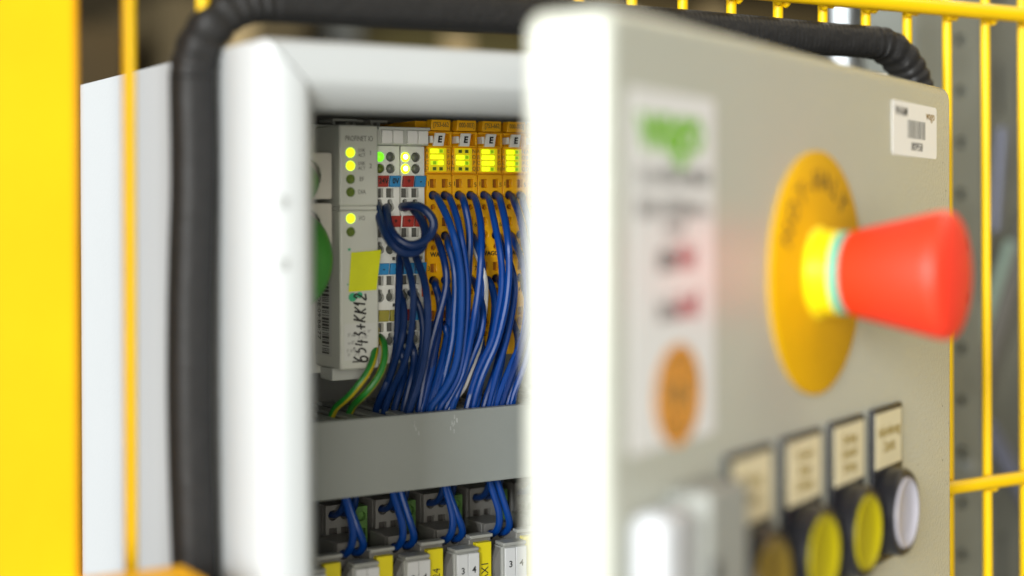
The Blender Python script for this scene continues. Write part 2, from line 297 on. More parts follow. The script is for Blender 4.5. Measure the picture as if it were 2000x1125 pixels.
WIRES=[
('blue wire in the top row left hole of the first yellow terminal column',[[287.5,544.2,2.9],[287.5,536.2,2.9],[285.2,529.2,1.1],[286.4,524.1,-6.0],[286.5,519.0,-13.4],[289.0,519.0,-23.2],[289.9,519.0,-32.5],[289.6,519.0,-44.7],[289.4,520.0,-53.8],[288.5,520.9,-63.2],[285.5,521.8,-71.0],[280.9,522.8,-77.4],[278.1,524.0,-81.5],[276.6,527.0,-96.0]]),
('blue wire in the top row right hole of the first yellow terminal column',[[293.0,544.2,2.9],[293.0,536.2,2.9],[290.8,529.2,0.7],[291.3,525.1,-6.1],[290.9,521.0,-14.2],[292.5,521.0,-22.1],[293.6,521.0,-32.7],[293.3,521.0,-45.0],[292.6,521.6,-54.1],[291.5,522.1,-63.5],[289.4,522.7,-70.7],[284.8,523.2,-77.8],[282.2,524.0,-81.5],[280.7,527.0,-96.0]]),
('blue wire in the top row left hole of the second yellow terminal column',[[299.5,544.2,2.9],[299.5,536.2,2.9],[296.7,529.2,0.3],[297.9,527.6,-7.4],[297.7,526.0,-15.2],[297.1,526.0,-23.6],[296.6,526.0,-33.9],[295.6,525.9,-44.1],[294.3,525.8,-54.3],[292.0,525.6,-64.4],[287.9,525.5,-73.4],[281.3,525.3,-81.5],[279.8,528.3,-96.0]]),
('blue wire in the top row right hole of the second yellow terminal column',[[305.0,544.2,2.9],[305.0,536.2,2.9],[302.7,529.2,-0.6],[301.3,523.1,-9.2],[297.7,517.0,-20.3],[296.7,517.0,-32.7],[295.1,517.3,-43.0],[294.5,519.1,-51.6],[293.6,520.9,-60.0],[291.5,522.7,-70.3],[285.1,524.6,-81.5],[283.6,527.6,-96.0]]),
('blue wire in the top row left hole of the third yellow terminal column',[[311.5,544.2,2.9],[311.5,536.2,2.9],[309.2,529.2,-0.6],[308.3,524.1,-9.3],[307.6,519.0,-19.5],[308.5,519.0,-28.6],[308.0,519.0,-37.4],[306.2,519.8,-47.3],[304.8,521.0,-55.9],[301.2,522.2,-63.4],[298.3,523.5,-70.8],[295.6,525.0,-81.5],[294.1,528.0,-96.0]]),
('blue wire in the top row right hole of the third yellow terminal column',[[317.0,544.2,2.9],[317.0,536.2,2.9],[313.8,529.2,0.6],[312.5,523.1,-7.3],[310.3,517.0,-16.5],[310.7,517.0,-26.7],[309.7,517.0,-38.0],[307.7,517.9,-48.5],[305.7,519.3,-57.1],[302.2,520.8,-65.2],[299.5,522.2,-72.8],[297.8,524.0,-81.5],[296.3,527.0,-96.0]]),
('blue wire in the top row left hole of the fourth yellow terminal column',[[323.5,544.2,2.9],[323.5,536.2,2.9],[320.6,529.2,-0.2],[319.7,523.6,-5.3],[318.6,518.0,-14.6],[320.5,518.0,-26.0],[321.3,518.2,-37.5],[320.9,519.6,-49.0],[318.8,521.1,-59.4],[315.2,522.5,-69.7],[311.2,524.0,-81.5],[309.7,527.0,-96.0]]),
('blue wire in the top row right hole of the fourth yellow terminal column',[[329.0,544.2,2.9],[329.0,536.2,2.9],[324.6,529.2,0.2],[324.4,524.1,-7.4],[323.1,519.0,-17.8],[324.5,519.0,-30.3],[325.1,520.0,-42.9],[323.4,521.4,-55.5],[320.7,522.8,-68.0],[315.1,524.0,-81.5],[313.6,527.0,-96.0]]),
('blue wire in the second row left hole of the first yellow terminal column',[[287.5,544.2,-13.6],[287.5,536.2,-13.6],[284.9,529.2,-15.2],[285.1,526.1,-20.3],[285.0,523.0,-26.3],[285.2,523.0,-32.6],[283.8,523.1,-38.6],[281.6,523.9,-46.5],[279.3,524.6,-54.9],[276.9,525.4,-65.9],[274.5,526.2,-81.5],[273.0,529.2,-96.0]]),
('blue wire in the second row right hole of the first yellow terminal column',[[293.0,544.2,-13.6],[293.0,536.2,-13.6],[289.1,529.2,-16.3],[289.8,527.1,-21.4],[290.0,525.0,-27.5],[290.4,525.0,-35.9],[289.7,525.0,-45.0],[289.3,525.2,-53.0],[287.5,525.4,-61.7],[284.8,525.6,-71.1],[280.4,525.8,-81.5],[278.9,528.8,-96.0]]),
('blue wire in the second row right hole of the second yellow terminal column',[[305.0,544.2,-13.6],[305.0,536.2,-13.6],[302.6,529.2,-17.6],[304.3,528.1,-22.8],[304.3,527.0,-32.1],[303.1,527.0,-44.5],[300.8,526.4,-54.7],[297.4,525.6,-62.7],[292.7,524.8,-72.6],[287.5,524.0,-81.5],[286.0,527.0,-96.0]]),
('blue wire in the second row right hole of the third yellow terminal column',[[317.0,544.2,-13.6],[317.0,536.2,-13.6],[313.4,529.2,-16.1],[314.9,525.6,-21.9],[315.1,522.0,-28.1],[316.3,522.0,-34.4],[315.3,522.4,-44.1],[312.4,522.9,-56.5],[309.1,523.5,-67.1],[304.7,524.0,-81.5],[303.2,527.0,-96.0]]),
('blue wire in the second row left hole of the fourth yellow terminal column',[[323.5,544.2,-13.6],[323.5,536.2,-13.6],[320.5,529.2,-16.7],[321.4,526.6,-21.1],[322.2,524.0,-28.4],[323.4,524.0,-37.0],[322.9,524.0,-47.2],[320.6,524.0,-57.0],[315.2,524.0,-66.9],[308.3,524.0,-81.5],[306.8,527.0,-96.0]]),
('blue wire in the second row right hole of the fourth yellow terminal column',[[329.0,544.2,-13.6],[329.0,536.2,-13.6],[325.0,529.2,-16.8],[326.3,528.1,-22.3],[327.0,527.0,-32.8],[326.8,526.8,-45.5],[323.6,525.8,-57.3],[319.5,524.8,-66.0],[313.6,524.0,-81.5],[312.1,527.0,-96.0]]),
('blue wire in the third row left hole of the first yellow terminal column',[[287.5,544.2,-31.7],[287.5,536.2,-31.7],[283.2,529.2,-32.6],[284.5,528.6,-36.7],[285.0,528.0,-41.8],[284.5,527.9,-49.9],[282.1,527.4,-59.9],[279.5,526.9,-69.9],[276.7,526.5,-81.5],[275.2,529.5,-96.0]]),
('blue wire in the third row right hole of the first yellow terminal column',[[293.0,544.2,-31.7],[293.0,536.2,-31.7],[288.3,529.2,-32.7],[290.2,530.1,-39.0],[290.6,531.0,-48.3],[287.7,529.2,-58.3],[283.6,526.9,-68.1],[278.2,525.5,-81.5],[276.7,528.5,-96.0]]),
('blue wire in the third row right hole of the second yellow terminal column',[[305.0,544.2,-31.7],[305.0,536.2,-31.7],[302.5,529.2,-35.3],[302.8,525.6,-40.3],[301.4,522.0,-46.2],[300.3,522.2,-53.3],[297.3,523.0,-60.8],[294.5,523.7,-67.5],[288.2,524.3,-81.5],[286.7,527.3,-96.0]]),
('blue wire in the third row left hole of the third yellow terminal column',[[311.5,544.2,-31.7],[311.5,536.2,-31.7],[308.5,529.2,-32.3],[310.9,530.1,-36.6],[312.2,531.0,-44.1],[310.3,530.4,-53.4],[306.5,528.1,-63.4],[302.2,525.8,-72.3],[299.2,524.0,-81.5],[297.7,527.0,-96.0]]),
('blue wire in the third row right hole of the third yellow terminal column',[[317.0,544.2,-31.7],[317.0,536.2,-31.7],[313.6,529.2,-32.9],[316.2,529.6,-38.9],[316.9,530.0,-47.4],[313.7,528.0,-57.6],[309.3,525.5,-67.5],[302.6,524.0,-81.5],[301.1,527.0,-96.0]]),
('blue wire in the third row right hole of the fourth yellow terminal column',[[329.0,544.2,-31.7],[329.0,536.2,-31.7],[324.9,529.2,-35.0],[327.6,529.6,-41.4],[327.6,528.8,-52.0],[322.5,525.5,-62.0],[316.1,524.0,-81.5],[314.6,527.0,-96.0]]),
('blue wire in the bottom row left hole of the first yellow terminal column',[[287.5,544.2,-49.8],[287.5,536.2,-49.8],[282.4,529.2,-49.9],[284.0,530.1,-56.2],[281.4,527.0,-63.9],[275.1,525.7,-81.5],[273.6,528.7,-96.0]]),
('blue wire in the bottom row right hole of the first yellow terminal column',[[293.0,544.2,-49.8],[293.0,536.2,-49.8],[287.8,529.2,-49.7],[290.4,530.6,-55.5],[287.2,526.6,-63.2],[279.2,524.8,-81.5],[277.7,527.8,-96.0]]),
('blue wire in the bottom row right hole of the second yellow terminal column',[[305.0,544.2,-49.8],[305.0,536.2,-49.8],[301.9,529.2,-50.0],[305.1,530.6,-55.2],[302.4,526.0,-63.0],[295.0,524.0,-81.5],[293.5,527.0,-96.0]]),
('blue wire in the bottom row right hole of the third yellow terminal column',[[317.0,544.2,-49.8],[317.0,536.2,-49.8],[312.5,529.2,-49.6],[315.8,530.6,-55.8],[312.5,526.0,-64.6],[305.9,524.0,-81.5],[304.4,527.0,-96.0]]),
('blue wire in the bottom row left hole of the fourth yellow terminal column',[[323.5,544.2,-49.8],[323.5,536.2,-49.8],[319.4,529.2,-49.1],[322.7,530.6,-55.1],[319.3,526.0,-64.0],[310.2,524.0,-81.5],[308.7,527.0,-96.0]]),
('upper dark blue jumper wire looping between the two white modules',[[276.6,544.2,-1.7],[272.5,536.2,-1.7],[271.7,528.0,-1.3],[272.6,521.0,-1.5],[275.3,518.0,-4.7],[276.6,517.0,-8.5],[274.7,517.0,-13.0],[270.2,517.0,-15.9],[265.8,518.0,-16.5],[261.8,520.0,-13.9],[260.9,524.0,-10.1],[262.6,530.0,-5.8],[265.5,536.2,-2.0],[269.4,544.2,-1.9]]),
('lower dark blue jumper wire looping between the two white modules',[[281.5,544.2,-2.1],[277.3,536.2,-2.5],[276.6,529.0,-5.7],[276.2,524.0,-10.1],[274.6,521.0,-14.7],[271.3,519.0,-18.6],[266.3,518.0,-19.6],[261.9,518.0,-18.6],[259.1,520.0,-15.4],[258.3,525.0,-9.7],[259.5,531.0,-4.6],[261.2,536.2,-1.2],[265.1,544.2,-0.8]]),
('dark blue wire in the third row left hole of the right white module',[[275.2,544.2,-36.5],[271.2,536.2,-36.0],[269.2,529.2,-40.2],[268.6,527.6,-47.3],[266.4,526.0,-54.3],[266.2,531.9,-64.1],[264.7,535.0,-72.2],[266.7,543.7,-81.5],[265.2,546.7,-96.0]]),
('thick blue wire hanging in front of the right white module, nearest the grey coupler',[[276.3,544.2,-17.5],[272.2,536.2,-17.2],[269.8,529.2,-21.0],[269.2,524.1,-26.3],[268.3,519.0,-33.6],[268.2,519.0,-42.0],[268.6,522.4,-54.2],[268.0,527.2,-64.4],[266.4,532.0,-72.0],[264.4,536.3,-81.5],[262.9,539.3,-96.0]]),
('long blue wire passing down beside the orange latch of the right white module',[[281.4,544.2,-17.6],[277.3,536.2,-17.3],[275.0,529.2,-22.2],[275.2,523.6,-29.0],[274.0,518.0,-38.0],[274.2,518.0,-48.1],[273.7,519.3,-58.0],[273.2,521.1,-65.3],[271.4,522.9,-73.8],[269.1,524.5,-81.5],[267.6,527.5,-96.0]]),
('blue wire curving past the white module edge from its third row right hole',[[280.1,544.2,-36.7],[276.0,536.2,-36.1],[274.9,529.2,-38.4],[276.8,528.6,-44.1],[277.4,528.0,-51.6],[276.3,527.8,-61.7],[273.9,527.5,-71.6],[269.9,527.4,-81.5],[268.4,530.4,-96.0]]),
('blue wire in the bottom row left hole of the right white module',[[273.8,544.2,-54.9],[269.7,536.2,-54.1],[268.4,529.2,-59.1],[270.0,529.6,-64.7],[271.3,535.0,-72.2],[269.0,536.8,-81.5],[267.5,539.8,-96.0]]),
('blue wire in the bottom row right hole of the right white module',[[278.4,544.2,-54.9],[274.3,536.2,-54.1],[273.4,529.2,-57.6],[274.1,529.6,-62.7],[274.4,532.6,-69.1],[271.4,533.5,-81.5],[269.9,536.5,-96.0]]),
('short dark blue wire behind the green and yellow wires',[[275.3,544.2,-21.6],[271.3,536.2,-21.3],[266.7,529.2,-49.2],[266.7,531.1,-59.4],[266.2,534.8,-67.8],[263.1,535.0,-74.7],[263.7,542.1,-81.5],[262.2,545.1,-96.0]])]
EXTRA={"gy1":[[266.2,544.2,-53.9],[262.7,536.2,-53.5],[260.8,530.0,-54.5],[259.0,525.0,-58.8],[256.6,523.0,-64.5],[252.7,523.0,-70.1],[248.8,526.0,-75.5],[250.1,538.5,-81.5],[248.1,540.5,-96.0]],"gy2":[[263.6,542.2,-49.9],[261.0,537.2,-53.5],[256.5,529.0,-58.6],[252.8,526.0,-64.5],[248.2,526.0,-70.1],[244.2,530.0,-76.2],[242.5,538.3,-81.5],[240.5,540.3,-96.0]],"white":[[307.3,544.2,-12.1],[303.7,536.2,-13.6],[303.4,532.0,-19.8],[303.9,527.0,-26.3],[305.2,526.0,-33.3],[304.4,526.0,-44.5],[302.5,527.0,-59.0],[297.6,526.0,-67.9],[294.6,527.0,-76.0],[285.2,524.0,-81.5],[284.2,526.0,-96.0]]}
# ================================================================ setting: hall behind
structure(box('floor', (-4000, 6000, -3000, 5200, -1310, -1300), FLOOR))
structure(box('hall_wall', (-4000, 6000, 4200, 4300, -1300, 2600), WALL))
# ================================================================ control cabinet (300 x 380 x 210)
XL, XR, ZT, ZB = 172.7, 434.0, 50.5, -330.0
YB, YM = 430.0, 538.2
cab = thing('control_cabinet', 'white steel control cabinet standing open, pushed through the yellow mesh', 'cabinet', (XL, YB, ZB))
def L(x, y, z): return (x-XL, y-YB, z-ZB)
W_, H_ = XR-XL, ZT-ZB
# bezel: four mitred rails, each a folded profile (face, rounded lip)
prof = [(0.0, 14.0), (0.0, 2.5), (0.7, 0.8), (2.2, 0.0), (12.0, 0.0), (13.2, 0.4), (20.0, 11.5), (21.0, 13.5), (21.0, 16.0)]
def rail(a, b, inx, inz):
    # a->b outer corners; profile distance d runs inwards; mitred at both ends with a hairline gap
    mb = MB(); a = Vector(a); b = Vector(b); n = len(prof); t = (b-a).normalized(); inn = Vector((inx, 0, inz))
    for end, p in ((1, a), (-1, b)):
        for d, y in prof: q = p + inn*d + t*end*(d+0.3); mb.v.append((q.x, y, q.z))
    flip = t.cross(Vector((0, 1, 0))).dot(inn) > 0
    for k in range(n-1):
        f = (k, k+1, n+k+1, n+k); mb.f.append(f if flip else f[::-1]); mb.m.append(0)
    return mb
for a, b, ix, iz in (((0,0,0),(0,0,H_),1,0), ((0,0,H_),(W_,0,H_),0,-1), ((W_,0,H_),(W_,0,0),-1,0), ((W_,0,0),(0,0,0),0,1)):
    part('frame_rail', rail(a, b, ix, iz), PAINT, cab, smooth=True, angle=50)
for z in (0.5, -18.5):
    part('rivet', MB().lathe([(0.3,-0.45),(1.8,-0.35),(2.6,0.2)], 4.4, z-ZB, 16), PAINT, cab, smooth=True)
box('side_panel', (0, 1.5, 14.1, 210, 0, H_), PAINT, cab)
box('side_panel', (W_-1.5, W_, 14.1, 210, 0, H_), PAINT, cab)
box('top_panel', (1.6, W_-1.6, 14.1, 210, H_-1.5, H_), PAINT, cab)
box('bottom_panel', (1.6, W_-1.6, 14.1, 210, 0, 1.5), PAINT, cab)
box('back_panel', (1.6, W_-1.6, 208.5, 209.9, 1.6, H_-1.6), DARKIN, cab)
box('mounting_plate', (10, W_-10, 193, 195, 10, H_-10), DARKIN, cab)
# ================================================================ door, open about 25 degrees, hinged on the right
PHI = 0.4577; TILT = 0.012; XH = 467.6
DOOR_LOC = (XH, YB, 0)
DT = 286.5
outer = rrect(-DT, 1.5, ZB-4, 45.6, 6.5, 7)
door = link('cabinet_door', plate_mesh('cabinet_door', [outer], 0, 25, DOORP, 4.0, 5), cab)
door.data.polygons.foreach_set('use_smooth', [True]*len(door.data.polygons)); door.data.set_sharp_from_angle(angle=math.radians(40))
door.location = Vector((XH-XL, 0, -ZB))*S; door.rotation_euler = (0, TILT, PHI)
door['label'] = 'wide pale door leaf swung part open, hinged at its right edge'
mb = MB(); rc = random.Random(21)
for _ in range(26):
    x, z = -rc.uniform(1.5, 15)*(1 if rc.random() < .7 else 12), rc.uniform(-120, 30); r_ = rc.uniform(.15, .5)
    mb.quad([(x+r_*rc.uniform(.6, 1.3)*math.cos(a), -0.03, z+r_*rc.uniform(.6, 1.3)*math.sin(a)) for a in (0, 1.2, 2.5, 3.7, 5)])
pc = part('paint_chips', mb, mat('chipped_primer', (0.10, 0.09, 0.07), 0.7), door); pc['kind'] = 'stuff'
for z in (20, -290):
    hg = part('hinge', MB().lathe([(3.2, -9), (3.6, -8.5), (3.6, 8.5), (3.2, 9)], 0, 0, 14), ZINC, cab, smooth=True)
    hg.rotation_euler = (math.radians(90), 0, 0); hg.location = Vector((XH-XL-10.0, 26, z-ZB))*S
def dthing(name, label, cat, t, z, group=None, off=0):                 # a thing on the door face, t mm from the hinge
    M = Matrix.Rotation(PHI, 3, 'Z') @ Matrix.Rotation(TILT, 3, 'Y'); p = Vector((XH, YB, 0)) + M @ Vector((-t, -off, z))
    o = thing(name, label, cat, p, PHI, group); o.rotation_euler = (0, TILT, PHI); return o
# ---- emergency stop
es = dthing('emergency_stop_button', 'red mushroom emergency stop button on a round yellow plate', 'emergency button', 148.6, -24.9)
part('yellow_disc', MB().lathe([(38.6,-1.6),(39.2,-1.2),(39.2,-0.05)], n=72), DISCY, es, smooth=True)
F0 = Matrix(((1,0,0),(0,0,-1),(0,1,0)))
for ch, a in zip('NOT-HALT', (62, 45, 28, 13, 0, -16, -32, -48)):
    aa = math.radians(a*0.98+5)
    text('letter', ch, 9.2, INK, -math.sin(aa)*29.5, -1.66, math.cos(aa)*29.5, es, rot=aa, bold=0.1)
part('collar', MB().lathe([(12.9,-8.8),(13.6,-8.1),(14.2,-2.2),(15.2,-1.65)], n=40), COLLAR, es, smooth=True)
part('ring', MB().lathe([(12.6,-11.8),(13.3,-11.4),(13.3,-8.85)], n=40), TEAL, es, smooth=True)
part('mushroom_head', MB().lathe([(0.2,-47.4),(9,-47.0),(15,-46.0),(18.3,-44.9),(19.5,-43.9),(19.9,-42.4),(19.6,-39.6),(13.9,-13.8),(13.2,-12.4),(12.2,-11.85)], n=56), RED, es, smooth=True, angle=60)
# ---- door label sheet
sh = dthing('information_label', 'tall white information label with green logo and orange seal on the door', 'label', 250.7, -20.8)
plate('film', [rrect(-25.3,25.3,-46.5,46.5,1.5)], -0.25, -0.02, SHEET, sh, label=None)
text('logo', 'wago', 18.5, LOGO, -1.0, -0.3, 37.0, sh, bold=0.75, squeeze=0.95)
def scribble(name, x0, x1, zc, h, m, parent, seed, wf=1.0):
    r = random.Random(seed); mb = MB(); x = x0
    while x < x1:
        w = r.uniform(0.5, 1.1)*wf; hh = h*r.uniform(0.55, 1.0); mb.box(x, x+w, -0.34, -0.26, zc-h/2, zc-h/2+hh)
        if r.random() < 0.6: mb.box(x, x+w*1.6, -0.335, -0.262, zc-h/2+hh-0.5, zc-h/2+hh-0.02)
        x += w + r.uniform(0.5, 1.3) + (1.6 if r.random() < 0.14 else 0)
    return part(name, mb, m, parent)
scribble('text_line', -20, 22, 24.8, 5.4, DINK, sh, 1)
scribble('text_line', -20, 21, 16.2, 5.2, DINK, sh, 2)
scribble('text_line', -5, 6, 11.0, 4.2, DINK, sh, 3)
for i, z in enumerate((2.9, -10.2)):
    scribble('text_line', -9, 1, z, 7.0, INK, sh, 10+i, 1.5); scribble('text_line', 2.0, 14, z+0.3, 7.2, REDINK, sh, 20+i, 1.6)
part('seal', MB().lathe([(13.6,-0.4),(13.6,-0.27)], 2.5, -33.6, 40), MEDAL, sh)
for r0, m in ((11.6, BROWN), (7.2, BROWN)):
    part('seal_ring', MB().tube([(2.5+r0*math.cos(2*math.pi*k/40), -0.36, -33.6+r0*math.sin(2*math.pi*k/40)) for k in range(41)], 0.28, 5, caps=False), m, sh)
mb = MB()
for k in range(14):
    a = 2*math.pi*k/14; mb.box(2.5+9.2*math.cos(a)-0.6, 2.5+9.2*math.cos(a)+0.6, -0.46, -0.405, -33.6+9.2*math.sin(a)-1.2, -33.6+9.2*math.sin(a)+1.2)
mb.box(-0.5, 5.5, -0.46, -0.405, -37, -30.2)
part('seal_print', mb, BROWN, sh)
# ---- inventory sticker
st = dthing('inventory_sticker', 'small white barcode sticker in the upper right corner of the door', 'sticker', 46.4, 26.0)
plate('film', [rrect(-26.8,26.8,-10.1,10.1,1.6)], -0.2, -0.02, PAPER, st)
text('print', 'WAM', 5.0, INK, -16.5, -0.24, 6.2, st, bold=0.03, squeeze=1.15)
text('print', 'wago', 4.9, BROWN, 18.6, -0.24, 6.4, st, bold=0.02, squeeze=1.05)
mb = MB(); r = random.Random(4); x = -9.0
while x < 11.4:
    w = r.choice((0.5, 0.5, 0.9, 1.2)); mb.box(x, x+w, -0.26, -0.205, -3.2, 3.6); x += w + r.choice((0.6, 0.6, 1.0))
part('barcode', mb, GINK, st)
text('print', '80958', 4.6, INK, 2.0, -0.24, -6.4, st, squeeze=1.2)
# ---- four push buttons with legend plates
LEG = (('Anforderung\nZutritt', 'clear white', CAPW, 5.6), ('Quittung\nSchutztür\nStörung', 'yellow, second from the right,', CAPY, 4.7),
       ('Vorwahl\nAnlage\nQuittung', 'yellow, third from the right,', CAPY, 4.7), ('Störung\nReset', 'dark amber', CAPA, 5.2))
BL = ('round push button with a clear white cap, rightmost of the row', 'yellow push button between the white one and another yellow one',
      'yellow push button between the dark one and another yellow one', 'push button with a dark amber cap, beside the white latch handle')
for i, (leg, _, cap, sz) in enumerate(LEG):
    b = dthing('push_button', BL[i], 'push button', 83.0+40.2*i, -112.0, 'row of push buttons on the door')
    plate('legend_holder', [rrect(-15.6,15.6,-17.5,37.4,1.0)], -1.9, -0.03, BLACKP, b, 0.3)
    plate('legend_card', [rrect(-13.6,13.6,16.2,35.6,0.4)], -2.25, -1.92, CREAM, b)
    text('legend', leg, sz, LEGINK, 0, -2.3, 26.0, b, squeeze=0.82, bold=0.05)
    part('bezel_ring', MB().lathe([(12.7,-6.6),(13.0,-8.6),(14.6,-8.6),(15.4,-7.6),(15.5,-1.95)], 0, 0, 44), BLACKP, b, smooth=True)
    part('cap', MB().lathe([(0.2,-7.3),(8.4,-7.4),(10.8,-8.1),(12.0,-9.2),(12.5,-8.9),(12.6,-6.7)], 0, 0, 44), cap, b, smooth=True, angle=60)
# ---- latch handle
lh = dthing('latch_handle', 'white lever latch on a pale grey base at the lower door edge', 'handle', 245, -80)
BASEG = mat('latch_base_paint', (0.27, 0.275, 0.25), 0.45)
plate('latch_base', [rrect(-11.0,14.0,-72,1.5,2.0)], -13, -0.03, BASEG, lh, 1.0, seg=2)
box('lever_slot', (-9.5, -6.0, -13.6, -13.02, -72, -16), BLACKP, lh)
LEVER = mat('lever_plastic', (0.42, 0.43, 0.44), 0.4, vary=0.02)
part('lever', MB().box(-33.0, -14.5, -12, -0.5, -86, -1.0), LEVER, lh, bevel=4.0, seg=4)
box('lever_arm', (-14, -11.1, -9.4, -4, -60, -40), LGREY, lh, bevel=0.3)
# ================================================================ yellow mesh fence with post
YF = 473.3; X0, PW = 143.26, 24.6312
fe = thing('mesh_fence', 'yellow welded wire mesh fence panel cut open round the cabinet', 'fence', (X0, YF, -340))
def fwire(x, z0, z1): part('vertical_wire', MB().tube([(x-X0, 0, z0+340), (x-X0, 0, (z0+z1)/2+340), (x-X0, 0, z1+340)], 2.15, 12), YEL, fe, smooth=True)
for k in range(0, 36):
    x = X0 + PW*k
    if 1 <= k <= 14: fwire(x, 69 if k not in (1, 14) else 55, 330)
    else: fwire(x, -345, 330)
for z in (84.6, 295.0):
    part('horizontal_wire', MB().tube([(-22, -6.0, z+340), (200, -6.0, z+340), (430, -6.0, z+340), (560, -6.0, z+340), (880, -6.0, z+340)], 3.6, 12), YEL, fe, smooth=True)
for z in (-127.0, -330):
    part('horizontal_wire', MB().tube([(356, -5.4, z+340), (430, -5.4, z+340), (560, -5.4, z+340), (880, -5.4, z+340)], 3.0, 12), YEL, fe, smooth=True)
wb = MB(); rw = random.Random(8)
wb.lathe([(0.4,-1.7),(1.7,-1.2),(2.5,0.2),(2.0,1.6)], 0, 0, 10); wme = wb.mesh('weld_bead', YEL, True, 60)
for k in range(5, 24):
    for z, y0 in ((84.6, -3.0), (-127.0, -2.6)):
        if z < 0 and k < 15: continue
        for sx in (-1, 1):
            o = link('weld_bead', wme, fe, (PW*k + sx*2.0 + rw.uniform(-.3, .3), y0 + rw.uniform(-.3, .3), z+340-2.6+rw.uniform(-.5, .5)))
            o.scale = (rw.uniform(.7, 1.15), 1, rw.uniform(.7, 1.2))
po = thing('fence_post', 'thick yellow square fence post at the left edge', 'post', (84, 450, -1300))
box('tube', (0, 37, 0, 50, 0, 1900), POSTY, po, bevel=1.5)
box('base_plate', (-30, 67, -30, 80, 0.5, 8), POSTY, po)
box('bracket', (37.2, 69.4, -20, 3, 1160, 1188), POSTY, po, bevel=0.8)
box('bracket_flange', (4, 37, -4, -0.1, 1150, 1172), POSTY, po, bevel=0.8)
# ================================================================ black rubber edge trim round the cut-out
rb = []
xl, xr, zt, zb, rr = 164.4, 494.5, 67.6, -347.0, 27.0
def arc(cx, cz, a0, a1, n=9): return [(cx+rr*math.cos(math.radians(a0+(a1-a0)*k/n)), YF, cz+rr*math.sin(math.radians(a0+(a1-a0)*k/n))) for k in range(n+1)]
top = [(x, YF, zt + 1.6*math.sin((x-190)/280*3.1)) for x in range(215, 455, 20)]
path = arc(xl+rr, zt-rr, 180, 90) + top + arc(xr-rr, zt+0.6-rr, 90, 0) + [(xr, YF, z) for z in range(20, -310, -22)] + arc(xr-rr, zb+rr, 0, -90) + [(x, YF, zb) for x in range(450, 200, -40)] + arc(xl+rr, zb+rr, -90, -180) + [(xl+1.3*math.sin(z/37), YF, z) for z in range(-300, 30, 22)] 
path.append(path[0])
sp = relax(spline(path, 10), 2)
sp = [Vector(p) for p in sp]
lens = [0]
for i in range(1, len(sp)): lens.append(lens[-1]+(sp[i]-sp[i-1]).length)
n_ = 2000; fine = []; j = 0
for i in range(n_):
    d = lens[-1]*i/(n_-1)
    while lens[j+1] < d and j < len(lens)-2: j += 1
    fine.append(sp[j].lerp(sp[j+1], (d-lens[j])/max(lens[j+1]-lens[j], 1e-6)))
def bend(i):
    a = (fine[min(i+18, n_-1)]-fine[i]).normalized(); b = (fine[i]-fine[max(i-18, 0)]).normalized()
    return min(1, a.angle(b, 0)*3)
mb = MB(); base = Vector((xl, YF, zb)); rng = random.Random(3)
def rub_r(u):
    i = int(round(u*(n_-1))); return 6.7 + 0.07*math.sin(i*1.9) + 0.32*max(0, bend(i)-.12)*math.sin(i*.8+math.sin(i*.13)*2)
mb.tube([p-base for p in fine], rub_r, 24)
nv = []
for q, (x, y, z) in enumerate(mb.v):                                   # rounded-square section, deeper than wide
    c = fine[min(q//24, n_-1)] - base; dx, dy, dz = x-c.x, y-c.y, z-c.z; rp = math.hypot(dx, dz) or 1e-6; rr_ = math.hypot(rp, dy)
    k = rr_*abs(rp/rr_)**.62/rp; nv.append((c.x+dx*k, 1.0 + math.copysign(rr_*1.15*abs(dy/rr_)**.62, dy), c.z+dz*k))
mb.v = nv
mb.m = [1 if sum(mb.v[q][1] for q in f)/len(f) > -3.0 else 0 for f in mb.f]  # rear faces take the rubber colour with the shade painted in
rt = part('rubber_edge_trim', mb, [RUB, RUB_SHADE], smooth=True, loc=base, angle=80)
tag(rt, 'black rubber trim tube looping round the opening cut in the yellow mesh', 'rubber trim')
# ================================================================ cabinet contents
rl = thing('mounting_rail', 'steel rail behind the grey, white and yellow modules', 'rail', (190, 600, -33))
mb = MB(); mb.box(0, 262, 0, 24, 0, 27); mb.box(0, 262, -8, -0.05, -4, 3.5); mb.box(0, 262, -8, -0.05, 23.5, 31)
part('rail_profile', mb, ZINC, rl)
